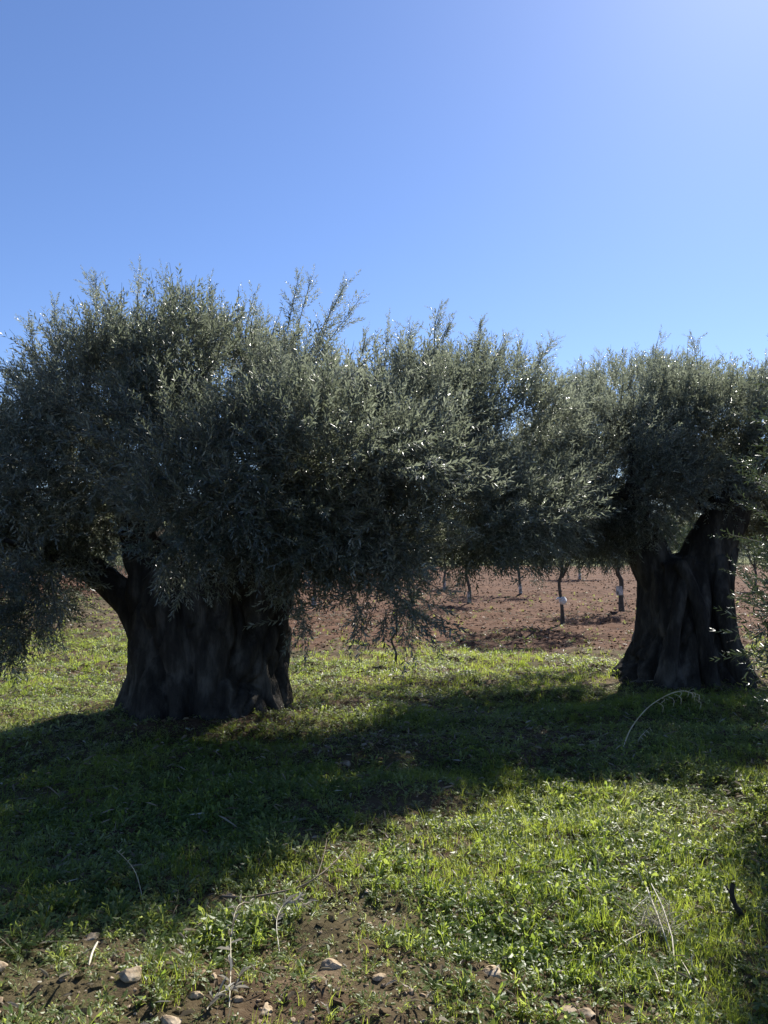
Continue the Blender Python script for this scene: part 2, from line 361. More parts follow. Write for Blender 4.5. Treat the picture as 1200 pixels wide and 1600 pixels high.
# ------------------------------------------------------------------ trunks and limbs
def trunk(name, prof, parent, seed, flutes=9, depth=.15, res=(220, 150), mats=None):
    """prof rows: z cx cy rx ry ; a fluted, twisted old bole"""
    prof = np.array(prof, float); nz, na = res[1], res[0]
    pr = spline(prof, nz); th = np.arange(na)*2*np.pi/na
    T, I = np.meshgrid(th, np.arange(nz)); Z = pr[I, 0]
    cx, cy = np.cos(T), np.sin(T)
    warp = .9*fbm(cx*1.3+5, cy*1.3, Z*.8, s=seed, o=2)+.35*fbm(cx*3, cy*3, Z*2.0, s=seed+3, o=2)
    s1 = np.abs(np.sin((T+warp+.35*Z)*flutes/2)); v1 = 1-(1-s1)**1.9
    s2 = np.abs(np.sin((T*1.0-warp*1.4-.5*Z)*(flutes*2)/2+1.3)); v2 = 1-(1-s2)**2.4
    low = np.clip(1.15-Z*.45, .45, 1.1)
    lump = fbm(cx*1.7, cy*1.7, Z*1.5, s=seed+7, o=3); fine = fbm(cx*9, cy*9, Z*5, s=seed+9, o=3)
    hol = np.clip(fbm(cx*2.6, cy*2.6, Z*2.3, s=seed+15, o=2)-.28, 0, 1)
    calm = np.clip((Z+.05)/.6, .12, 1); bark = fbm(cx*14, cy*14, Z*3.2, s=seed+21, o=3)
    f = 1-depth*(1-v1)*low-depth*.35*(1-v2)+.16*lump*calm+.022*fine-.018*np.abs(bark)-.55*hol*calm
    foot = np.exp(-np.maximum(Z-prof[0, 0], 0)/.16)
    f = f+foot*(.10*v1-.02)
    X = pr[I, 1]+pr[I, 3]*f*cx; Yy = pr[I, 2]+pr[I, 4]*f*cy
    V = np.stack([X, Yy, Z], -1).reshape(-1, 3)
    i, j = np.meshgrid(np.arange(nz-1), np.arange(na), indexing='ij')
    P = np.stack([i*na+j, i*na+(j+1) % na, (i+1)*na+(j+1) % na, (i+1)*na+j], -1).reshape(-1, 4)
    top = V[-na:].mean(0)+[0, 0, .06]; V = np.vstack([V, top]); k = len(V)-1
    q = (nz-1)*na+np.arange(na); cap = np.stack([q, np.roll(q, -1), np.full(na, k)], -1)
    return mesh_np(name, V, np.concatenate([P.ravel(), cap.ravel()]), np.concatenate([np.full(len(P), 4), np.full(na, 3)]), mats or M['bark'], parent, smooth=True)
def limb(ctrl, rads, parent, seed, name='limb', seg=40, n=60, rough=.18, m=None):
    pts = spline(ctrl, n); rr = spline(np.array(rads, float)[:, None], n)[:, 0]
    V, P = tube_np(pts, rr, seg); c = np.repeat(pts, seg, 0); d = V-c
    f = rough*fbm(V[:, 0]*4, V[:, 1]*4, V[:, 2]*3, s=seed, o=3)
    a = np.tile(np.arange(seg)*2*np.pi/seg, n); z = np.repeat(np.linspace(0, 1, n), seg)
    f = f-.10*(1-np.abs(np.sin(a*2.5+2.5*fbm(V[:, 0]*2, V[:, 1]*2, V[:, 2]*2, s=seed+2, o=2)+z*2)))**1.5
    V = c+d*(1+f)[:, None]
    i0 = len(V); V = np.vstack([V, pts[-1]+norm(pts[-1]-pts[-2])*rr[-1]*.6])
    q = (n-1)*seg+np.arange(seg); cap = np.stack([q, np.roll(q, -1), np.full(seg, i0)], -1)
    return mesh_np(name, V, np.concatenate([P.ravel(), cap.ravel()]), np.concatenate([np.full(len(P), 4), np.full(seg, 3)]), m or M['bark'], parent, smooth=True)
def branches(tree_base, tops, g, parent, r0=.07):
    """thinner boughs that carry the crown, one mesh each"""
    for (a, b, r) in tops:
        a = np.array(a, float); b = np.array(b, float); m1 = a+(b-a)*.35+g.normal(0, .10, 3); m2 = a+(b-a)*.7+g.normal(0, .12, 3)
        limb([a, m1, m2, b], [r, r*.75, r*.5, r*.2], parent, int(g.integers(1e4)), 'branch', 12, 24, .15)
def B(px, py, Y, rx, ry=None, rz=None):
    if py < 760: py += 26; rz *= .93
    ry = rx if ry is None else ry; rz = rx if rz is None else rz
    return [*at(px, py, Y), rx, ry, rz]
# ---------------- left ancient olive
def left_tree():
    t = empty('olive_tree', (-1.67, 7.5, 0), 'huge ancient olive tree with thick fluted trunk and wide crown, left of the other', 'tree', 'ancient olive trees')
    kids = []
    kids.append(trunk('trunk', [(-.12, -1.66, 7.45, .86, .80), (.12, -1.66, 7.45, .80, .72), (.40, -1.66, 7.48, .735, .68), (.75, -1.65, 7.5, .73, .66),
                    (1.10, -1.66, 7.5, .77, .66), (1.38, -1.64, 7.52, .76, .64), (1.62, -1.58, 7.55, .60, .52), (1.8, -1.55, 7.55, .3, .3)], t, 11, 9, .17))
    g = np.random.default_rng(5)
    # the left limb with the see-through fork
    kids.append(limb([(-2.05, 7.45, .45), (-2.30, 7.42, .92), (-2.50, 7.40, 1.12), (-2.78, 7.38, 1.34), (-3.08, 7.35, 1.46), (-3.5, 7.3, 1.62), (-4.0, 7.2, 1.9)],
                     [.26, .19, .14, .13, .12, .09, .05], t, 3))
    kids.append(limb([(-2.1, 7.5, 1.0), (-2.22, 7.5, 1.45), (-2.4, 7.45, 1.9), (-2.7, 7.3, 2.4), (-2.9, 7.2, 2.9)], [.3, .24, .17, .11, .05], t, 4))
    kids.append(limb([(-1.6, 7.5, 1.2), (-1.5, 7.5, 1.8), (-1.55, 7.4, 2.3), (-1.7, 7.3, 2.9), (-1.6, 7.3, 3.3)], [.34, .24, .16, .1, .04], t, 5))
    kids.append(limb([(-1.2, 7.5, 1.1), (-.9, 7.5, 1.6), (-.4, 7.4, 2.0), (.2, 7.3, 2.35), (.9, 7.2, 2.6)], [.34, .22, .16, .11, .05], t, 6))
    kids.append(limb([(-1.3, 7.4, 1.2), (-1.1, 7.0, 1.7), (-.7, 6.6, 2.0), (-.2, 6.3, 2.2)], [.25, .17, .11, .05], t, 8))
    a = Acc()
    bl = [B(330, 690, 7.3, 1.35, 1.5, 1.05), B(190, 632, 7.3, .85, 1.2, .68), B(300, 572, 7.4, 1.0, 1.2, .55), B(70, 735, 7.2, .9, 1.3, .72), B(-80, 800, 7.3, 1.0, 1.2, .7),
          B(60, 850, 6.5, .75, .8, .55), B(30, 935, 6.2, .42, .5, .36), B(95, 960, 6.1, .20, .25, .26), B(150, 900, 6.4, .28, .3, .16),
          B(450, 675, 7.0, 1.0, 1.2, .76), B(380, 735, 6.2, .9, .85, .55), B(560, 725, 6.5, .95, 1.2, .80), B(500, 690, 6.0, .7, .7, .5), B(430, 800, 6.0, .75, .7, .45), B(280, 830, 5.9, .75, .5, .34),
          B(640, 640, 7.6, .85, 1.1, .62), B(740, 638, 7.9, .75, 1.0, .66), B(790, 720, 7.9, .62, 1.0, .62), B(810, 655, 8.0, .60, .8, .48), B(700, 690, 7.4, .7, .8, .55), B(690, 785, 7.1, .80, 1.0, .52), B(760, 810, 7.3, .8, .9, .38), B(560, 800, 6.6, .9, .8, .45), B(850, 740, 8.2, .6, .8, .5),
          B(820, 790, 7.6, .42, .6, .40), B(740, 850, 6.9, .36, .5, .20)]
    lowb = [B(600, 850, 6.4, .55, .6, .30), B(600, 930, 6.0, .38, .35, .22), B(640, 955, 6.0, .24, .25, .16), B(470, 900, 6.3, .22, .3, .45)]
    crown(lowb, 62, a, seed=22, up=.5)
    plumes(a, bl, 75, np.random.default_rng(91))
    back = [B(700, 690, 10.0, 1.0, .95, .5), B(560, 690, 9.4, .9, .9, .5), B(850, 715, 10.3, 1.0, 1.1, .48)]
    crown(back, 75, a, seed=23, up=.8)
    crown(bl, 215, a, seed=21, up=.80, voids=[(*at(192, 890, 6.4), .50, 3.4, .58), (*at(190, 1000, 6.6), .60, 3, .45), (*at(330, 1030, 6.2), .9, 1.2, .60)])
    for (x0, y0, x1, y1, Y, n) in [(215, 510, 218, 420, 7.2, 12), (150, 500, 150, 425, 7.2, 14), (175, 500, 130, 430, 7.0, 12), (265, 500, 255, 432, 7.2, 10), (325, 520, 328, 438, 7.0, 12),
                                   (60, 560, 44, 486, 7.0, 12), (90, 540, 85, 470, 7.0, 10), (395, 540, 400, 478, 7.0, 9), (440, 560, 468, 426, 6.7, 26), (455, 560, 488, 430, 6.9, 22),
                                   (470, 580, 545, 435, 6.8, 26), (480, 580, 566, 462, 6.8, 24), (480, 580, 520, 470, 6.8, 20), (680, 560, 688, 474, 7.5, 18), (675, 560, 710, 496, 7.5, 14),
                                   (740, 570, 752, 500, 7.6, 14), (770, 580, 790, 520, 7.6, 12), (810, 610, 866, 528, 7.6, 24), (815, 620, 850, 545, 7.6, 18), (830, 640, 880, 600, 7.5, 14),
                                   (600, 560, 607, 505, 7.4, 12), (640, 560, 640, 510, 7.4, 12), (560, 570, 572, 520, 7.2, 10), (20, 620, 5, 580, 7.0, 10),
                                   (620, 730, 700, 768, 5.8, 16), (610, 700, 690, 700, 5.9, 16), (640, 800, 745, 830, 6.0, 14), (560, 900, 690, 985, 5.8, 12), (545, 900, 560, 965, 5.9, 7), (600, 905, 640, 985, 5.9, 8), (455, 880, 475, 990, 6.2, 14), (620, 880, 712, 935, 5.9, 10), (560, 890, 620, 930, 5.8, 10), (80, 900, 100, 1015, 6.0, 12), (20, 900, 15, 1000, 6.1, 12), (60, 920, 70, 1020, 6.0, 10)]:
        spray(a, at(x0, y0, Y), at(x1, y1, Y-.1), g, n)
    cr = a.build('crown', [M['olive'], M['twig']], t); kids.append(cr)
    ends = [((-2.7, 7.3, 2.2), at(160, 520, 7.2), .06), ((-1.65, 7.3, 2.7), at(300, 500, 7.3), .05), ((-.9, 7.5, 1.7), at(460, 520, 7.0), .07), ((-.4, 7.4, 2.0), at(560, 560, 7.0), .06),
            ((.2, 7.3, 2.3), at(690, 560, 7.5), .05), ((.5, 7.3, 2.45), at(820, 620, 7.7), .045), ((-.4, 6.5, 2.1), at(610, 800, 6.0), .04), ((-3.4, 7.3, 1.6), at(60, 860, 6.3), .04),
            ((-.7, 6.6, 2.0), at(620, 900, 6.0), .03), ((-1.1, 7.0, 1.7), at(430, 820, 6.0), .04)]
    c0 = len(COL.objects); branches(None, ends, g, t)
    kids += [o for o in COL.objects if o.parent == t and o not in kids]
    return t, kids
def settle(t, kids):
    """child meshes were drawn in world space: shift them under their base"""
    for k in kids:
        k.location = -Vector(t.location)
    t.location.z = 0
lt, lk = left_tree(); settle(lt, lk)
# ---------------- right ancient olive
import mathutils
SHIFT = mathutils.Matrix.Translation((-.10, 0, 0))
def right_tree():
    t = empty('olive_tree', (3.36, 9.0, 0), 'ancient olive tree with a forked dark trunk flaring at its foot, in the right half', 'tree', 'ancient olive trees')
    kids = [trunk('trunk', [(-.12, 3.46, 9.0, .84, .80), (.06, 3.46, 9.0, .76, .73), (.30, 3.48, 9.0, .62, .62), (.60, 3.49, 9.0, .52, .56), (.95, 3.50, 9.0, .505, .52), (1.25, 3.50, 9.0, .52, .48),
                    (1.34, 3.48, 9.0, .50, .44), (1.40, 3.48, 9.0, .3, .3)], t, 47, 8, .16)]
    g = np.random.default_rng(15)
    kids.append(limb([(3.35, 8.97, .5), (3.22, 8.96, 1.0), (3.14, 8.95, 1.3), (3.09, 8.95, 1.52), (2.98, 9.0, 1.9), (3.0, 9.0, 2.5), (2.9, 9.0, 3.1)], [.15, .19, .23, .22, .16, .10, .04], t, 13))
    kids.append(limb([(3.62, 8.9, .7), (3.70, 8.9, 1.25), (3.80, 8.85, 1.60), (3.98, 8.8, 2.0), (4.15, 8.8, 2.5), (4.3, 8.8, 3.1)], [.32, .31, .28, .23, .14, .05], t, 14))
    kids.append(limb([(3.90, 8.85, 1.75), (3.65, 8.95, 2.15), (3.25, 9.0, 2.5), (3.05, 9.0, 2.9)], [.13, .10, .07, .04], t, 16))
    # braided ribs on the front of the bole
    for q, (ct, rd) in enumerate([([(3.55, 8.36, -.05), (3.52, 8.42, .4), (3.45, 8.45, .9), (3.30, 8.55, 1.35)], [.10, .085, .08, .07]),
                                  ([(3.95, 8.42, -.05), (3.82, 8.45, .4), (3.72, 8.47, .9), (3.78, 8.6, 1.4)], [.13, .10, .09, .08]),
                                  ([(4.10, 8.62, .0), (3.88, 8.62, .5), (3.86, 8.62, 1.0), (3.95, 8.7, 1.5)], [.11, .08, .06, .06]),
                                  ([(3.05, 8.42, -.05), (3.15, 8.46, .4), (3.25, 8.46, .9), (3.42, 8.6, 1.40)], [.11, .09, .07, .06])]):
        kids.append(limb(ct, rd, t, 60+q, 'rib', 20, 50, .3))
    a = Acc()
    bl = [B(950, 690, 9.0, .85, 1.2, .72), B(870, 780, 9.3, .6, .7, .5), B(1090, 790, 9.2, 1.0, .6, .35), B(1010, 820, 9.3, .6, .5, .3), B(1000, 620, 9.2, .85, 1.1, .42), B(1110, 650, 9.2, 1.1, 1.2, .60), B(1230, 680, 9.2, 1.2, 1.3, .75), B(1370, 730, 9.2, 1.0, 1.2, .8), B(1000, 770, 8.6, .75, .8, .50),
          B(920, 790, 8.9, .5, .7, .45), B(1180, 760, 9.4, .9, 1.0, .5), B(1330, 850, 9.2, .8, 1.0, .5), B(960, 840, 8.6, .36, .4, .16), B(880, 700, 9.2, .5, .7, .55), B(1090, 740, 8.5, .6, .5, .35), B(1000, 600, 9.9, 1.0, .7, .35)]
    plumes(a, bl, 60, np.random.default_rng(92))
    crown([B(930, 715, 10.7, 1.1, 1.1, .5), B(1060, 700, 10.7, 1.2, 1.1, .5)], 95, a, seed=33, up=.8)
    crown(bl, 195, a, seed=31, up=.85, smin=.8, smax=1.2, voids=[(*at(1085, 925, 8.3), .95, 1.3, .72), (*at(1110, 850, 8.2), .42, .9, .55), (*at(1060, 826, 9.0), .30, 2.4, .38)])
    for (x0, y0, x1, y1, Y, n) in [(905, 640, 912, 566, 9, 12), (935, 620, 938, 552, 9, 14), (960, 610, 975, 556, 9, 12), (980, 610, 985, 560, 9, 10), (1015, 620, 1015, 566, 9, 12), (1060, 620, 1064, 560, 9, 14),
                                   (1045, 620, 1040, 575, 9, 10), (1085, 630, 1090, 570, 9, 12), (1105, 630, 1108, 572, 9, 10), (1150, 640, 1158, 588, 9, 14), (1190, 650, 1196, 590, 9, 12), (895, 660, 890, 590, 9, 10), (1125, 640, 1128, 590, 9, 8)]:
        spray(a, at(x0, y0, Y), at(x1, y1, Y), g, n, sc=.75)
    kids.append(a.build('crown', [M['olive'], M['twig']], t))
    branches(None, [((3.0, 9.0, 2.2), at(930, 640, 9.0), .05), ((3.1, 9.0, 2.4), at(1010, 620, 9.0), .05), ((4.15, 8.8, 2.5), at(1180, 660, 9.0), .06), ((4.1, 8.8, 2.2), at(1300, 720, 9.0), .06), ((3.0, 9.0, 1.8), at(900, 740, 8.9), .05)], g, t)
    kids += [o for o in COL.objects if o.parent == t and o not in kids]
    for o in kids:
        if not o.name.startswith('crown') and not o.name.startswith('branch'): o.data.transform(SHIFT)
    return t, kids
settle(*right_tree())
# ---------------- near tree at the right edge (its trunk stands outside the frame)
def near_tree():
    t = empty('olive_tree', (3.75, 4.7, 0), 'nearest olive tree, only its leafy branches reaching in from the right edge', 'tree')
    kids = [trunk('trunk', [(-.1, 3.75, 4.7, .34, .34), (.3, 3.75, 4.7, .24, .24), (.8, 3.72, 4.7, .2, .2), (1.2, 3.68, 4.7, .17, .17), (1.5, 3.65, 4.7, .08, .08)], t, 77, 6, .12, (60, 40))]
    g = np.random.default_rng(25)
    kids.append(limb([(3.7, 4.7, 1.0), (3.5, 4.65, 1.5), (3.1, 4.55, 1.75), (2.7, 4.4, 1.85)], [.13, .09, .05, .02], t, 23, seg=14, n=24))
    kids.append(limb([(3.7, 4.7, .8), (3.4, 4.7, 1.1), (3.1, 4.8, 1.2), (2.60, 4.95, 1.05)], [.1, .07, .04, .015], t, 24, seg=14, n=24))
    kids.append(limb([(3.7, 4.7, 1.2), (3.8, 4.7, 1.7), (3.9, 4.7, 2.2), (3.8, 4.6, 2.6)], [.13, .09, .06, .02], t, 26, seg=14, n=24))
    a = Acc()
    crown([[3.7, 4.7, 2.1, 1.0, 1.0, .65], [2.88, 4.95, 1.02, .46, .46, .42], [3.0, 5.0, 1.1, .5, .5, .42], [2.95, 4.95, .8, .4, .4, .3], [4.2, 4.8, 1.7, .9, .9, .7], [3.3, 4.4, 1.9, .55, .5, .3], [2.95, 4.75, 2.15, .45, .45, .38], [3.5, 5.3, 2.5, .6, .6, .5], [3.1, 5.1, .75, .36, .35, .25]], 125, a, SHF, 41, up=.5, smin=.8, smax=1.1)
    for (x0, y0, x1, y1, Y, n) in [(1290, 830, 1150, 718, 3.9, 9), (1290, 880, 1140, 835, 4.1, 9), (1300, 790, 1178, 752, 3.8, 8), (1290, 850, 1170, 790, 4.0, 7), (1270, 900, 1185, 855, 4.1, 8), (1280, 940, 1150, 895, 4.6, 10), (1270, 960, 1160, 940, 4.7, 10)]:
        spray(a, at(x0, y0, Y), at(x1, y1, Y), g, n, SHF, .28, .62)
    kids.append(a.build('crown', [M['olive_young'], M['twig']], t))
    return t, kids
settle(*near_tree())
# ---------------- young planted olives in the field
def young(px, foot, h, label, lean=0., r=.05, cr=.7, cb=.95, seed=1, wrap=None, dens=60, sprout=None, temps=SH, ctop=None):
    r *= .72
    x, y = gp(px, foot); z = float(gh(x, y)); t = empty('young_olive_tree', (x, y, z), label, 'tree', 'young olives planted in the tilled field')
    g = np.random.default_rng(seed)
    top = (lean*1.3, 0, h*.8)
    limb([(0, 0, -.05), (lean*.3+g.normal(0, .02), 0, cb*.35), (lean*.7+g.normal(0, .03), 0, cb*.75), (lean, 0, cb*1.1), top], [r*1.25, r, r*.9, r*.8, r*.3], t, seed, 'trunk', 12, 30, .22, M['ybark'])
    for k in range(4):
        a_ = k*1.6+g.uniform(0, 1); e = (lean+math.cos(a_)*cr*.65, math.sin(a_)*cr*.65, h*g.uniform(.6, .85))
        limb([(lean*.9, 0, cb*g.uniform(.85, 1.1)), (lean+math.cos(a_)*cr*.25, math.sin(a_)*cr*.25, cb*1.3), e], [r*.55, r*.4, r*.12], t, seed+k, 'branch', 7, 12, .15, M['ybark'])
    a = Acc(); mid = (cb+h)/2; hh = (h-cb)/2
    crown([[lean, 0, mid, cr, cr, hh*.9], [lean-.3*cr, .1, mid-hh*.35, cr*.75, cr*.75, hh*.5], [lean+.35*cr, -.1, mid-hh*.2, cr*.7, cr*.7, hh*.55], [lean, 0, mid+hh*.5, cr*.6, cr*.6, hh*.5]], dens, a, temps, seed, up=.7, cull=.1, inner=.3)
    a.build('crown', [M['olive_young'], M['twig']], t)
    if wrap == 'bag':
        b = Acc(); g2 = np.random.default_rng(4)
        n, m_ = 14, 18; zz = np.linspace(.355, .50, n); V = []
        for i, q in enumerate(zz):
            rr = r*1.25+.075*math.sin(math.pi*i/(n-1))**.7*.28; an = np.arange(m_)*2*np.pi/m_
            rn = rr*(1+.38*vnoise(np.cos(an)*3, np.sin(an)*3, np.full(m_, q*22), s=3))
            V.append(np.stack([lean*.3+rn*np.cos(an), rn*np.sin(an), np.full(m_, q)], -1))
        V = np.concatenate(V); i, j = np.meshgrid(np.arange(n-1), np.arange(m_), indexing='ij')
        b.add(V, np.stack([i*m_+j, i*m_+(j+1) % m_, (i+1)*m_+(j+1) % m_, (i+1)*m_+j], -1), 4)
        b.tube([(lean*.3-.05, -.05, .46), (lean*.3-.10, -.06, .48), (lean*.3-.14, -.07, .45)], [.02, .022, .008], 6)
        b.build('plastic_wrap', M['plastic'], t, True)
    elif wrap == 'band':
        b = Acc(); b.tube([(lean*.45, 0, .40), (lean*.47, 0, .50), (lean*.5, 0, .60)], [r*1.35, r*1.45, r*1.3], 12); b.build('pale_band', M['lime'], t, True)
        b = Acc(); b.tube([(lean*.5+.03, -.03, .55), (lean*.4+.1, -.05, .3), (lean*.3+.2, -.08, .03)], [.008]*3, 4); b.build('cord', M['straw'], t)
    elif wrap == 'paint':
        b = Acc(); b.tube([(lean*.05, 0, .02), (lean*.17+.004, 0, cb*.2), (lean*.25, 0, cb*.30)], [r*1.28, r*1.14, r*1.08], 12); b.build('limewashed_base', M['lime'], t, True)
    if sprout:
        a = Acc(); crown([[sprout[0], -.05, sprout[1], .2, .2, sprout[2]]], 150, a, temps, seed+9, up=.6, smin=.45, smax=.7); a.build('base_shoots', [M['olive_young'], M['twig']], t)
    return t
young(878, 978, 3.1, 'young olive tree with a white plastic bag tied round its slim trunk', 0.0, .05, .95, 1.0, 101, 'bag', 75)
young(970, 957, 2.9, 'young leaning olive tree with a pale band and cord beside the right old trunk', -.10, .075, .85, .95, 102, 'band', 60)
young(733, 945, 2.9, 'young olive tree with dark suckers at its base, below the middle of the crowns', -.05, .06, 1.0, .95, 103, 'paint', 55, (-.35, .35, .28))
young(813, 930, 3.0, 'young olive tree with a thin crooked white-streaked trunk in the red field', -.12, .06, 1.1, .95, 104, 'paint', 50, (.55, .45, .3))
young(694, 920, 2.9, 'small distant young olive with a pale thin trunk, next left of the one with suckers', .0, .06, 1.1, 1.0, 105, 'paint', 45, None, SH)
young(491, 948, 2.9, 'young olive with a short white trunk seen right of the big left trunk', .0, .07, 1.0, .75, 106, 'paint', 55)
young(617, 1036, 1.05, 'knee-high thin olive sapling on the grass strip between the two old trees', .02, .022, .32, .42, 107, None, 70)
young(84, 982, 2.5, 'young olive behind the hanging foliage at the left edge', .0, .06, .8, .9, 108, 'paint', 55)
young(1178, 925, 2.7, 'young olive with a dark thin trunk between the right old trunk and the frame edge', .0, .06, .9, .8, 109, None, 50)
young(206, 915, 2.6, 'distant young olive seen through the fork of the left limb', .0, .06, 1.3, .35, 110, None, 45)
young(905, 905, 2.8, 'farthest young olive of the field, its crown above the bag-wrapped tree', .0, .07, 1.2, 1.0, 111, 'paint', 40, None, SHC)
young(560, 912, 2.8, 'far young olive in the field showing behind the low branches of the left tree', .0, .07, 1.2, .9, 112, 'paint', 40, None, SHC)
# ---------------- trees beyond the field
def far_tree(loc, s):
    t = empty('olive_tree', loc, 'far olive tree in the wooded strip beyond the red field', 'tree', 'olive trees beyond the red field')
    limb([(0, 0, -.2), (.1, 0, .8), (.0, 0, 1.8), (.2, 0, 3.0)], [.28, .22, .2, .08], t, 200, 'trunk', 10, 14, .2)
    a = Acc(); FT = [(T[0]*2.4, T[1], T[2], T[3]) for T in SHC]
    crown([[0, 0, 2.9, 1.9, 1.9, 1.3], [-1.0, .2, 2.3, 1.2, 1.2, .9], [1.1, -.2, 2.4, 1.2, 1.2, .9], [.2, 0, 3.8, 1.1, 1.1, .8]], 22, a, FT, 210, up=.4, cull=.1)
    a.build('crown', [M['olive_young'], M['twig']], t)
    return t
ft = far_tree((0, 70, 0), 1); first = True
g = np.random.default_rng(77)
def dup(root, loc, rz, sc):
    r = root.copy(); COL.objects.link(r); r.location = loc; r.rotation_euler = (0, 0, rz); r.scale = (sc, sc, sc)
    for ch in list(root.children):
        c = ch.copy(); COL.objects.link(c); c.parent = r
    return r
for k in range(34):
    row = k % 3; y = [62, 82, 112][row]+g.uniform(-4, 4); x = -y*.52+(k//3)/11*y*1.08+g.uniform(-2, 2); sc = g.uniform(.75, 1.2)
    z = float(gh(x, y)); lo = (x, y, z)
    if k == 0: ft.location = lo; ft.scale = (sc,)*3
    else: dup(ft, lo, g.uniform(0, 6), sc)
# ------------------------------------------------------------------ grass, weeds, litter
def blade(h, wd, bend, az, seg, base, rg):
    t = np.linspace(0, 1, seg+1); r = bend*h*t**2; z = h*t*(1-.25*bend*t)
    d = np.array([math.cos(az), math.sin(az), 0]); s = np.array([-math.sin(az), math.cos(az), 0])
    tw = rg.uniform(-.6, .6); s = s*math.cos(tw)+d*math.sin(tw)
    c = base+d*r[:, None]+np.array([0, 0, 1])*z[:, None]; wv = wd*(1-t**1.5*.9)[:, None]
    V = np.concatenate([c-s*wv/2, c+s*wv/2]); n = seg+1
    P = np.array([[i, n+i, n+i+1, i+1] for i in range(seg)]); return V, P
def tuft(nb, h, wd, spread, seg, rg):
    VV, PP, UU = [], [], []; n = 0
    for u in range(nb):
        az = rg.uniform(0, 6.28); V, P = blade(h*rg.uniform(.5, 1.15), wd*rg.uniform(.7, 1.2), rg.uniform(.1, .9), az, seg, np.array([rg.normal(0, spread), rg.normal(0, spread), -.005]), rg)
        VV.append(V); PP.append(P+n); UU.append(np.full(len(V), u)); n += len(V)
    return np.concatenate(VV), np.concatenate(PP), 4, np.concatenate(UU)
def rosette(nl, L, W, stem, rg):
    """broad leaved weed: oval leaves on short stems"""
    VV, PP, UU = [], [], []; n = 0
    for u in range(nl):
        az = rg.uniform(0, 6.28); el = rg.uniform(.2, 1.2); st = stem*rg.uniform(.4, 1.3)
        d0 = np.array([math.cos(az)*math.cos(el), math.sin(az)*math.cos(el), math.sin(el)]); p = d0*st
        e2 = el-rg.uniform(.3, 1.0); d = np.array([math.cos(az)*math.cos(e2), math.sin(az)*math.cos(e2), math.sin(e2)])
        x = np.array([-math.sin(az), math.cos(az), 0]); nr = np.cross(x, d); s = rg.uniform(.6, 1.2)
        V, P = leaf6(L*s, W*s); V = V*np.array([1, 1, 1.2])
        VV.append(V[:, :1]*x+V[:, 1:2]*d+V[:, 2:3]*nr+p); PP.append(P+n); UU.append(np.full(6, u)); n += 6
        sx = x*.0012; VV.append(np.array([-sx, sx, p+sx, p-sx])); PP.append(np.array([[0, 1, 2, 3]])+n); UU.append(np.full(4, u)); n += 4
    return np.concatenate(VV), np.concatenate(PP), 4, np.concatenate(UU)
rg1 = np.random.default_rng(9)
TN = [tuft(9, rg1.uniform(.07, .13), .0038, .018, 3, rg1) for _ in range(8)]
TT = [tuft(12, rg1.uniform(.14, .20), .0042, .022, 3, rg1) for _ in range(5)]
TF = [tuft(10, rg1.uniform(.07, .12), .0075, .035, 2, rg1) for _ in range(6)]
WN = [rosette(int(rg1.integers(6, 12)), rg1.uniform(.014, .024), rg1.uniform(.009, .016), rg1.uniform(.02, .055), rg1) for _ in range(8)]
WB = [rosette(8, .045, .022, .05, rg1) for _ in range(4)]
BARE = [(235, 1490, .22, .10), (580, 1425, .20, .10), (60, 1560, .28, .08), (130, 1535, .2, .07), (540, 1470, .16, .07), (200, 1590, .18, .05), (460, 1480, .10, .05), (350, 1385, .12, .07), (720, 1500, .2, .04),
        (820, 1530, .25, .05), (300, 1130, 1.1, .55), (1060, 1075, 1.1, .5), (450, 1540, .12, .05), (970, 1550, .2, .05), (1110, 1260, .1, .1), (560, 1180, .5, .35), (860, 1140, .35, .3)]
LUSH = [(760, 1400, .45, .35), (900, 1260, .45, .35), (1000, 1450, .35, .3), (560, 1045, 1.8, .9), (1080, 1110, .8, .45), (640, 1120, .35, .4), (120, 1260, .8, .4), (1100, 1350, .5, .6), (860, 1330, .5, .5), (760, 1060, 1.2, .9), (130, 1075, .9, .6), (60, 1035, 1, .6), (430, 1340, .2, .2), (560, 1370, .22, .25), (640, 1450, .2, .1), (420, 1430, .14, .06), (920, 1400, .5, .3)]
def greens(x, y):
    f = .12+.9*fbm(x*1.3, y*1.3, s=61, o=3)+.30*fbm(x*5, y*5, s=66, o=2)
    for (px, py, a, b) in BARE:
        u, v = gp(px, py); f = f-.7*np.exp(-((x-u)/a)**2-((y-v)/b)**2)
    for (px, py, a, b) in LUSH:
        u, v = gp(px, py); f = f+.8*np.exp(-((x-u)/a)**2-((y-v)/b)**2)
    f = f-1.6*sstep(11.3, 13.3, y+1.5*vnoise(x*.8, y*.8, s=90))*(1-.9*sstep(-2.5, -3.6, x))-1.1*sstep(20, 25, y)
    return f
def sample(y0, y1, dens):
    w0 = .60*y1+.6; n = int((y1-y0)*2*w0*dens); x = rng.uniform(-w0, w0, n); y = rng.uniform(y0, y1, n)
    k = np.abs(x) < .58*y+.7; return x[k], y[k]
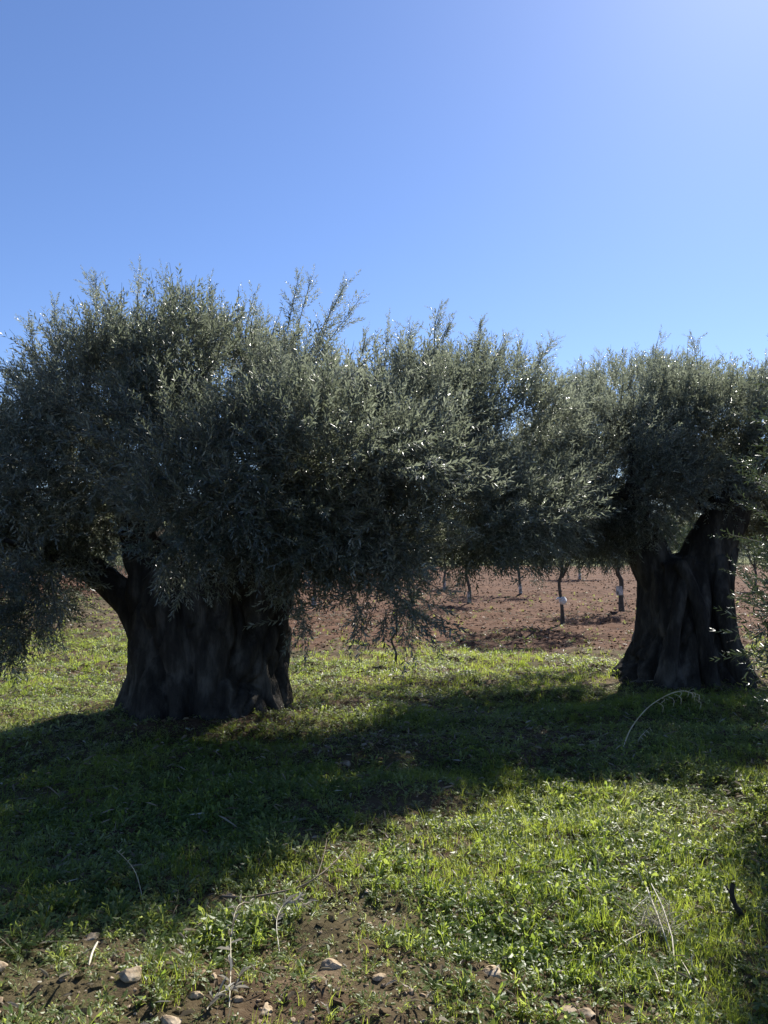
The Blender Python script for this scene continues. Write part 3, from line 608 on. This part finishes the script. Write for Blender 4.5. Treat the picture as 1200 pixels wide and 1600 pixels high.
ST = [(520, 1493, .040, .75, 'pale tan angular stone, the largest in the bare soil at bottom centre'),
      (762, 1495, .055, .4, 'flat wide tan stone among the weeds right of bottom centre'),
      (877, 1543, .040, .5, 'flat cracked stone near the bottom edge, left of a touching pair'),
      (908, 1549, .038, .5, 'flat stone near the bottom edge, right of a touching pair'),
      (215, 1537, .040, .7, 'rough pitted stone in dark soil at lower left'),
      (340, 1531, .024, .9, 'small upright brown stone just above the pale one at lower left'),
      (314, 1552, .030, .8, 'pale cream stone beside the dry twig at the bottom'),
      (275, 1590, .040, .7, 'tan stone cut by the bottom edge of the frame'),
      (320, 1440, .024, .9, 'round pale stone just left of the silvery dead twig'),
      (366, 1383, .034, .6, 'rounded stone at the left end of the curved stick'),
      (150, 1460, .042, .5, 'long tan stone at the edge of the shade at lower left'),
      (376, 1546, .020, .9, 'little round stone right beside the dry twig foot'),
      (420, 1553, .036, .6, 'two-toned tan stone half hidden in grass near the bottom'),
      (6, 1520, .045, .6, 'pale stone touching the left edge of the frame'),
      (1007, 1543, .022, .7, 'small tan stone below the straw tuft'),
      (592, 1512, .028, .6, 'small brownish stone at the rim of the dark bare hollow'),
      (542, 1194, .060, .35, 'long pale grey stone lying in the shade between the trees'),
      (740, 960, .06, .5, 'white stone lying on the red field near the young trunks')]
STP = [(*gp(q[0], q[1]), q[2]) for q in ST]
def put(acc, temps, x, y, s0, s1, tilt=.2, base=None, m=0):
    ok = np.ones(len(x), bool)
    for (u_, v_, q_) in STP: ok &= ((x-u_)/(q_*1.15))**2+((y-v_+q_*.8)/(q_*1.9))**2 > 1
    x, y = x[ok], y[ok]; base = None if base is None else base[ok]
    p = np.stack([x, y, gh(x, y)-.002], -1); n = len(x)
    d = np.stack([rng.normal(0, tilt, n), rng.normal(0, tilt, n), np.ones(n)], -1); rot = frames(d); s = rng.uniform(s0, s1, n); ti = rng.integers(0, len(temps), n)
    if base is None: base = np.clip(.45+.35*fbm(x*2, y*2, s=71, o=2)+rng.normal(0, .1, n), 0, .85)
    for i, T in enumerate(temps):
        q = ti == i; acc.scatter(T, p[q], rot[q], s[q], m, .13, base[q])
ga = Acc(); wa = Acc()
for (y0, y1, dens, T) in [(1.9, 3.6, 1100, TN), (3.6, 5.5, 950, TN), (5.5, 8.5, 520, TN), (8.5, 14, 260, TF), (14, 24, 60, TF)]:
    x, y = sample(y0, y1, dens); f = greens(x, y); pr = np.clip(.42+1.1*f-.30*sstep(4.4, 2.8, y)*sstep(.6, -.6, x), .05, 1); k = rng.random(len(x)) < pr; x, y, f = x[k], y[k], f[k]
    kind = .8*fbm(x*1.6, y*1.6, s=81, o=3)+rng.normal(0, .22, len(x))-.12
    g1 = kind > -.05
    put(ga, T, x[g1], y[g1], .3, .85)
    if y1 <= 8.6: put(wa, WN, x[~g1], y[~g1], .7, 1.6, .3)
    else: put(wa, WN, x[~g1], y[~g1], 1.0, 1.7, .3)
x, y = sample(2.2, 8, 120); f = greens(x, y); k = f > .6; put(ga, TT, x[k], y[k], .4, .75, .25)
x, y = sample(2.2, 8.5, 1250); f = greens(x, y); k = rng.random(len(x)) < .62+.6*f; put(wa, WN, x[k], y[k], .3, .85, .35, np.clip(.6+.4*fbm(x[k]*1.7, y[k]*1.7, s=72, o=2), 0, 1))
x, y = sample(2.3, 6.5, 14); f = greens(x, y); k = f > .0; put(wa, WB, x[k], y[k], .5, 1.2, .2)
u, v = gp(890, 1250); n = 260; put(wa, WB, rng.normal(u, .22, n), rng.normal(v, .2, n), .5, .9, .3, np.full(n, .15))
tag(ga.build('grass', M['grass']), 'short bright green grass covering the ground', 'grass', kind='stuff')
tag(wa.build('weeds', M['weed']), 'low broad-leaved weeds and clover between the grass', 'weeds', kind='stuff')
# fallen leaves
def flat_leaf(L, W, c):
    V, P = leaf6(L, W); V = V.copy(); V[:, 2] += c*np.sin(np.pi*V[:, 1]/L)*L; return V, P, 4, np.zeros(6, int)
FL = [flat_leaf(.05, .011, c) for c in (.05, -.08, .15, .25)]
la = Acc()
for (y0, y1, dens, s) in [(1.9, 5, 330, 1), (5, 9, 260, 1.1), (9, 18, 110, 1.7)]:
    x, y = sample(y0, y1, dens); k = rng.random(len(x)) < .35+.5*vnoise(x*1.2, y*1.2, s=55)+.5*np.exp(-((x+1.6)/2)**2-((y-6.5)/1.6)**2)
    x, y = x[k], y[k]; n = len(x); p = np.stack([x, y, gh(x, y)+rng.uniform(.004, .03, n)], -1); d = np.stack([rng.normal(0, .4, n), rng.normal(0, .4, n), np.ones(n)], -1)
    rot = frames(d); ti = rng.integers(0, 4, n)
    for i, T in enumerate(FL):
        q = ti == i; la.scatter(T, p[q], rot[q], rng.uniform(.7, 1.2, q.sum())*s)
SBL = [flat_leaf(L_, .0017, c) for (L_, c) in ((.06, .05), (.09, .08), (.12, .04), (.075, -.04))]
x, y = sample(1.9, 9, 40); n = len(x); p = np.stack([x, y, gh(x, y)+rng.uniform(.01, .07, n)], -1); d = np.stack([rng.normal(0, .55, n), rng.normal(0, .55, n), np.ones(n)], -1); rot = frames(d); ti = rng.integers(0, 4, n)
for i, T in enumerate(SBL):
    q = ti == i; la.scatter(T, p[q], rot[q], rng.uniform(.5, 1.1, q.sum()), 0, .12, np.full(q.sum(), .78))
tag(la.build('leaf_litter', M['litter']), 'fallen dry olive leaves scattered over the soil', 'leaf litter', kind='stuff')
# ------------------------------------------------------------------ stones
def ico(seed, sub=2, rough=.35):
    import bmesh
    bm = bmesh.new(); bmesh.ops.create_icosphere(bm, subdivisions=sub, radius=1); V = np.array([v.co[:] for v in bm.verts]); P = np.array([[v.index for v in f.verts] for f in bm.faces]); bm.free()
    f = 1+rough*fbm(V[:, 0]*1.3+seed, V[:, 1]*1.3, V[:, 2]*1.3, s=seed, o=2)
    g_ = np.random.default_rng(seed); V = V*f[:, None]
    for k in range(6):                                     # broken flat faces
        n_ = norm(g_.normal(size=3)); dd = V@n_; c = g_.uniform(.45, .8); V = V-np.maximum(dd-c, 0)[:, None]*n_*.9
    V = V*(1+.05*vnoise(V[:, 0]*5, V[:, 1]*5, V[:, 2]*5, s=seed))[:, None]
    return V, P
pa = Acc(); PT = [(ico(k, 1)[0]*np.array([1, .8, .55]), ico(k, 1)[1], 3, np.zeros(len(ico(k, 1)[0]), int)) for k in range(6)]
for (y0, y1, dens, s0, s1) in [(1.9, 4.2, 420, .003, .020), (1.9, 5, 150, .003, .014), (5, 12, 40, .006, .018), (12, 50, 7, .012, .045)]:
    x, y = sample(y0, y1, dens); n = len(x); put(pa, PT, x, y, 0, 1, .5) if False else None
    p = np.stack([x, y, gh(x, y)], -1); d = np.stack([rng.normal(0, .5, n), rng.normal(0, .5, n), np.ones(n)], -1); rot = frames(d); ti = rng.integers(0, 6, n); s = s0+(s1-s0)*rng.random(n)**3
    for i, T in enumerate(PT):
        q = ti == i; pa.scatter(T, p[q], rot[q], s[q])
tag(pa.build('pebbles', M['pebble']), 'small pebbles and clods scattered over the soil', 'pebbles', kind='stuff')
ca = Acc()
for (y0, y1, dens, s0, s1) in [(1.9, 4.4, 420, .005, .030), (1.9, 5, 90, .006, .026), (5, 11, 30, .008, .03), (11, 20, 150, .006, .042), (20, 34, 40, .01, .055), (34, 56, 10, .02, .08)]:
    x, y = sample(y0, y1, dens); row = .5+.5*np.sin(y*2*np.pi/.9+1.5*vnoise(x*.3, y*.3, s=5)); k = rng.random(len(x)) < (.35+.65*row if y0 > 10 else 1.); x, y = x[k], y[k]
    n = len(x); p = np.stack([x, y, gh(x, y)], -1); d = np.stack([rng.normal(0, .5, n), rng.normal(0, .5, n), np.ones(n)], -1); rot = frames(d); ti = rng.integers(0, 6, n); sz = s0+(s1-s0)*rng.random(n)**2.5
    for i, T in enumerate(PT):
        q = ti == i; ca.scatter(T, p[q], rot[q], sz[q])
tag(ca.build('soil_clods', M['ground']), 'broken clods of red-brown earth lying over the soil', 'soil clods', kind='stuff')
for k, (px, py, r_, fl, lab) in enumerate(ST):
    x, y = gp(px, py); V, P = ico(30+k, 3); a = k*1.7; r_ *= .88; V = V*np.array([r_*1.15, r_*.85, r_*fl]); c, s = math.cos(a), math.sin(a)
    V = np.stack([V[:, 0]*c-V[:, 1]*s, V[:, 0]*s+V[:, 1]*c, V[:, 2]], -1)
    o = mesh_np('stone', V, P, 3, M['stone'], smooth=False); o.location = (x, y, float(gh(x, y))+r_*fl*.02); tag(o, lab, 'stone', 'stones on the ground')
# ------------------------------------------------------------------ sticks, straw, dry stems
def G(px, py, up=0.02): x, y = gp(px, py); return np.array([x, y, float(gh(x, y))+up])
def world_obj(acc, name, m, base, label, cat, group=None, smooth=True):
    o = acc.build(name, m, None, smooth); o.data.transform(__import__('mathutils').Matrix.Translation(-Vector(base))); o.location = base
    return tag(o, label, cat, group)
a = Acc(); a.tube(spline([G(352, 1388, .03), G(390, 1391, .035), G(430, 1392, .03), G(470, 1388, .035), G(497, 1384, .05), G(520, 1372, .06), G(545, 1350, .08)], 40), np.linspace(.0055, .002, 40)*(1+.12*rng.random(40)), 8)
a.tube(spline([G(497, 1384, .05), G(508, 1365, .10), G(512, 1350, .13)], 8), np.linspace(.0025, .001, 8), 6)
world_obj(a, 'curved_stick', M['stick'], G(352, 1388, 0), 'thin brown curved stick lying across the lit grass', 'stick')
# bent dry grass stem with drooping seed head
p0 = G(968, 1176, 0); Yd = p0[1]
ctrl = [p0, at(985, 1140, Yd), at(1008, 1110, Yd-.05), at(1035, 1090, Yd-.1), at(1062, 1080, Yd-.12), at(1080, 1083, Yd-.12), at(1086, 1096, Yd-.12)]
a = Acc(); pts = spline(ctrl, 40); a.tube(pts, np.linspace(.0045, .0016, 40), 6)
for k in range(17, 39, 2):
    q = pts[k]; e = q+np.array([rng.uniform(.0, .06), rng.uniform(-.03, .03), -rng.uniform(.04, .09)]); a.tube(spline([q, (q+e)/2+np.array([.03, 0, .012]), e], 6), [.0006, .001, .0016, .0024, .0018, .0005], 5)
world_obj(a, 'dry_stem', M['straw'], p0, 'tall dead grass stem bent over with a drooping seed head, before the right trunk', 'dry stem', 'dry grass stems')
p0 = G(992, 1166, 0); a = Acc(); pts = spline([p0, at(1000, 1152, p0[1]), at(1016, 1136, p0[1])], 16); a.tube(pts, np.linspace(.003, .0012, 16), 6)
for k in range(6, 15, 2): a.tube([pts[k], pts[k]+np.array([.02, 0, -.02])], [.002, .003], 5)
world_obj(a, 'dry_stem', M['straw'], p0, 'short dry seed stem standing beside the tall bent one', 'dry stem', 'dry grass stems')
# straw tuft
c = G(1018, 1440, 0); a = Acc()
for (x0, y0, h0, x1, y1, h1, r_) in [(1040, 1470, .0, 1003, 1410, .10, .0036), (1046, 1510, .01, 1041, 1462, .05, .003), (1041, 1462, .05, 1010, 1412, .12, .003), (1000, 1452, .04, 928, 1478, .03, .0032), (992, 1462, .02, 1000, 1432, .06, .0022),
                                     (1022, 1520, .01, 1008, 1490, .03, .0022), (1054, 1484, .02, 1075, 1520, .01, .002), (1070, 1490, .05, 1066, 1512, .0, .002), (984, 1475, .01, 990, 1500, .01, .0018), (1005, 1420, .08, 980, 1430, .05, .0018)]:
    p, q = G(x0, y0, h0), G(x1, y1, h1); a.tube(spline([p, (p+q)/2+rng.normal(0, .008, 3), q], 8), [r_]*8, 5)
for k in range(90):
    p = c+np.array([rng.normal(0, .05), rng.normal(.02, .04), 0]); q = p+np.array([rng.normal(-.02, .07), rng.normal(0, .05), rng.uniform(.03, .12)]); a.tube(spline([p, (p+q)/2+rng.normal(0, .01, 3), q], 5), np.linspace(.0014, .0006, 5), 3)
world_obj(a, 'straw_tuft', M['straw'], c, 'tuft of broken white straw stalks in the grass at lower right', 'straw')
# dead twigs with dry silvery leaves
def dead_twig(main, label, nleaf, rg, tip0=.1, seg=20):
    a = Acc(); pts = spline(main, seg); a.tube(pts, np.linspace(.0022, .001, seg), 6)
    t = rg.uniform(tip0, 1, nleaf); idx = (t*(seg-1)).astype(int); pos = pts[idx]; n = nleaf
    ax = norm(np.gradient(pts, axis=0))[idx]; d = norm(ax*.8+rg.normal(0, .5, (n, 3))*np.array([1, 1, .6])+np.array([0, 0, .15]))
    nr = norm(rg.normal(0, .4, (n, 3))+np.array([0, 0, 1.])); x = norm(np.cross(d, nr)); nr = np.cross(x, d); rot = np.stack([x, d, nr], 2)
    a.scatter(flat_leaf(.046, .0065, .14), pos, rot, rg.uniform(.7, 1.25, n), 1, .1, np.full(n, 1.))
    return world_obj(a, 'dead_twig', [M['straw'], M['litter']], main[0], label, 'twig', 'fallen dead twigs', False)
rgt = np.random.default_rng(6)
dead_twig([G(364, 1570, .02), G(366, 1520, .03), G(366, 1470, .05), G(376, 1430, .05), G(398, 1408, .05)], 'long dry twig with grey curled leaves lying towards the camera', 34, rgt)
dead_twig([G(440, 1478, .02), G(436, 1450, .04), G(455, 1432, .06), G(488, 1440, .05)], 'fallen olive sprig with silvery leaves beneath the curved stick', 34, rgt, .3)
dead_twig([G(330, 1580, .02), G(345, 1560, .03), G(372, 1545, .04), G(380, 1535, .05)], 'curled clump of pale dry leaves at the bottom, left of centre', 18, rgt)
a = Acc(); a.tube(spline([G(149, 1524, .02), G(154, 1508, .04), G(162, 1494, .05)], 8), [.002, .004, .0045, .004, .004, .0045, .004, .003], 6); world_obj(a, 'white_stick', M['straw'], G(149, 1524, 0), 'short bleached white stick at lower left', 'stick')
b0 = G(1152, 1420, 0); a = Acc(); a.tube(spline([b0, b0+np.array([-.03, 0, .05]), b0+np.array([-.05, .0, .10]), b0+np.array([-.045, 0, .15])], 16), np.linspace(.012, .006, 16)*(1+.5*rng.random(16)), 8)
a.tube([b0+np.array([-.05, 0, .10]), b0+np.array([-.075, 0, .14])], [.006, .003], 6); world_obj(a, 'dead_stump', M['darkstick'], b0, 'small dark dead stub of wood poking from the grass at right', 'stub')
# thin arching dry stems among the right-hand grass
for (x0, y0, x1, y1, lab) in [(1000, 1370, 965, 1295, 'thin dry stem leaning left in the sunny grass, upper of the pair'), (880, 1345, 862, 1270, 'thin upright dry stem left of the sunny clover patch'),
                              (936, 1385, 925, 1310, 'thin dry stem standing in the tall grass at right of centre'), (232, 1395, 182, 1328, 'faint dry stem arching in the shade at left')]:
    p0 = G(x0, y0, 0); Y = p0[1]; a = Acc(); pts = spline([p0, at((x0+x1)/2+4, (y0+y1)/2, Y), at(x1, y1, Y)], 14); a.tube(pts, np.linspace(.0022, .0008, 14), 5)
    for k in (9, 11, 12): a.tube([pts[k], pts[k]+np.array([.015, 0, .012])], [.0015, .001], 4)
    world_obj(a, 'dry_stem', M['straw'], p0, lab, 'dry stem', 'dry grass stems')
print('verts', sum(len(o.data.vertices) for o in bpy.data.objects if o.type == 'MESH'))
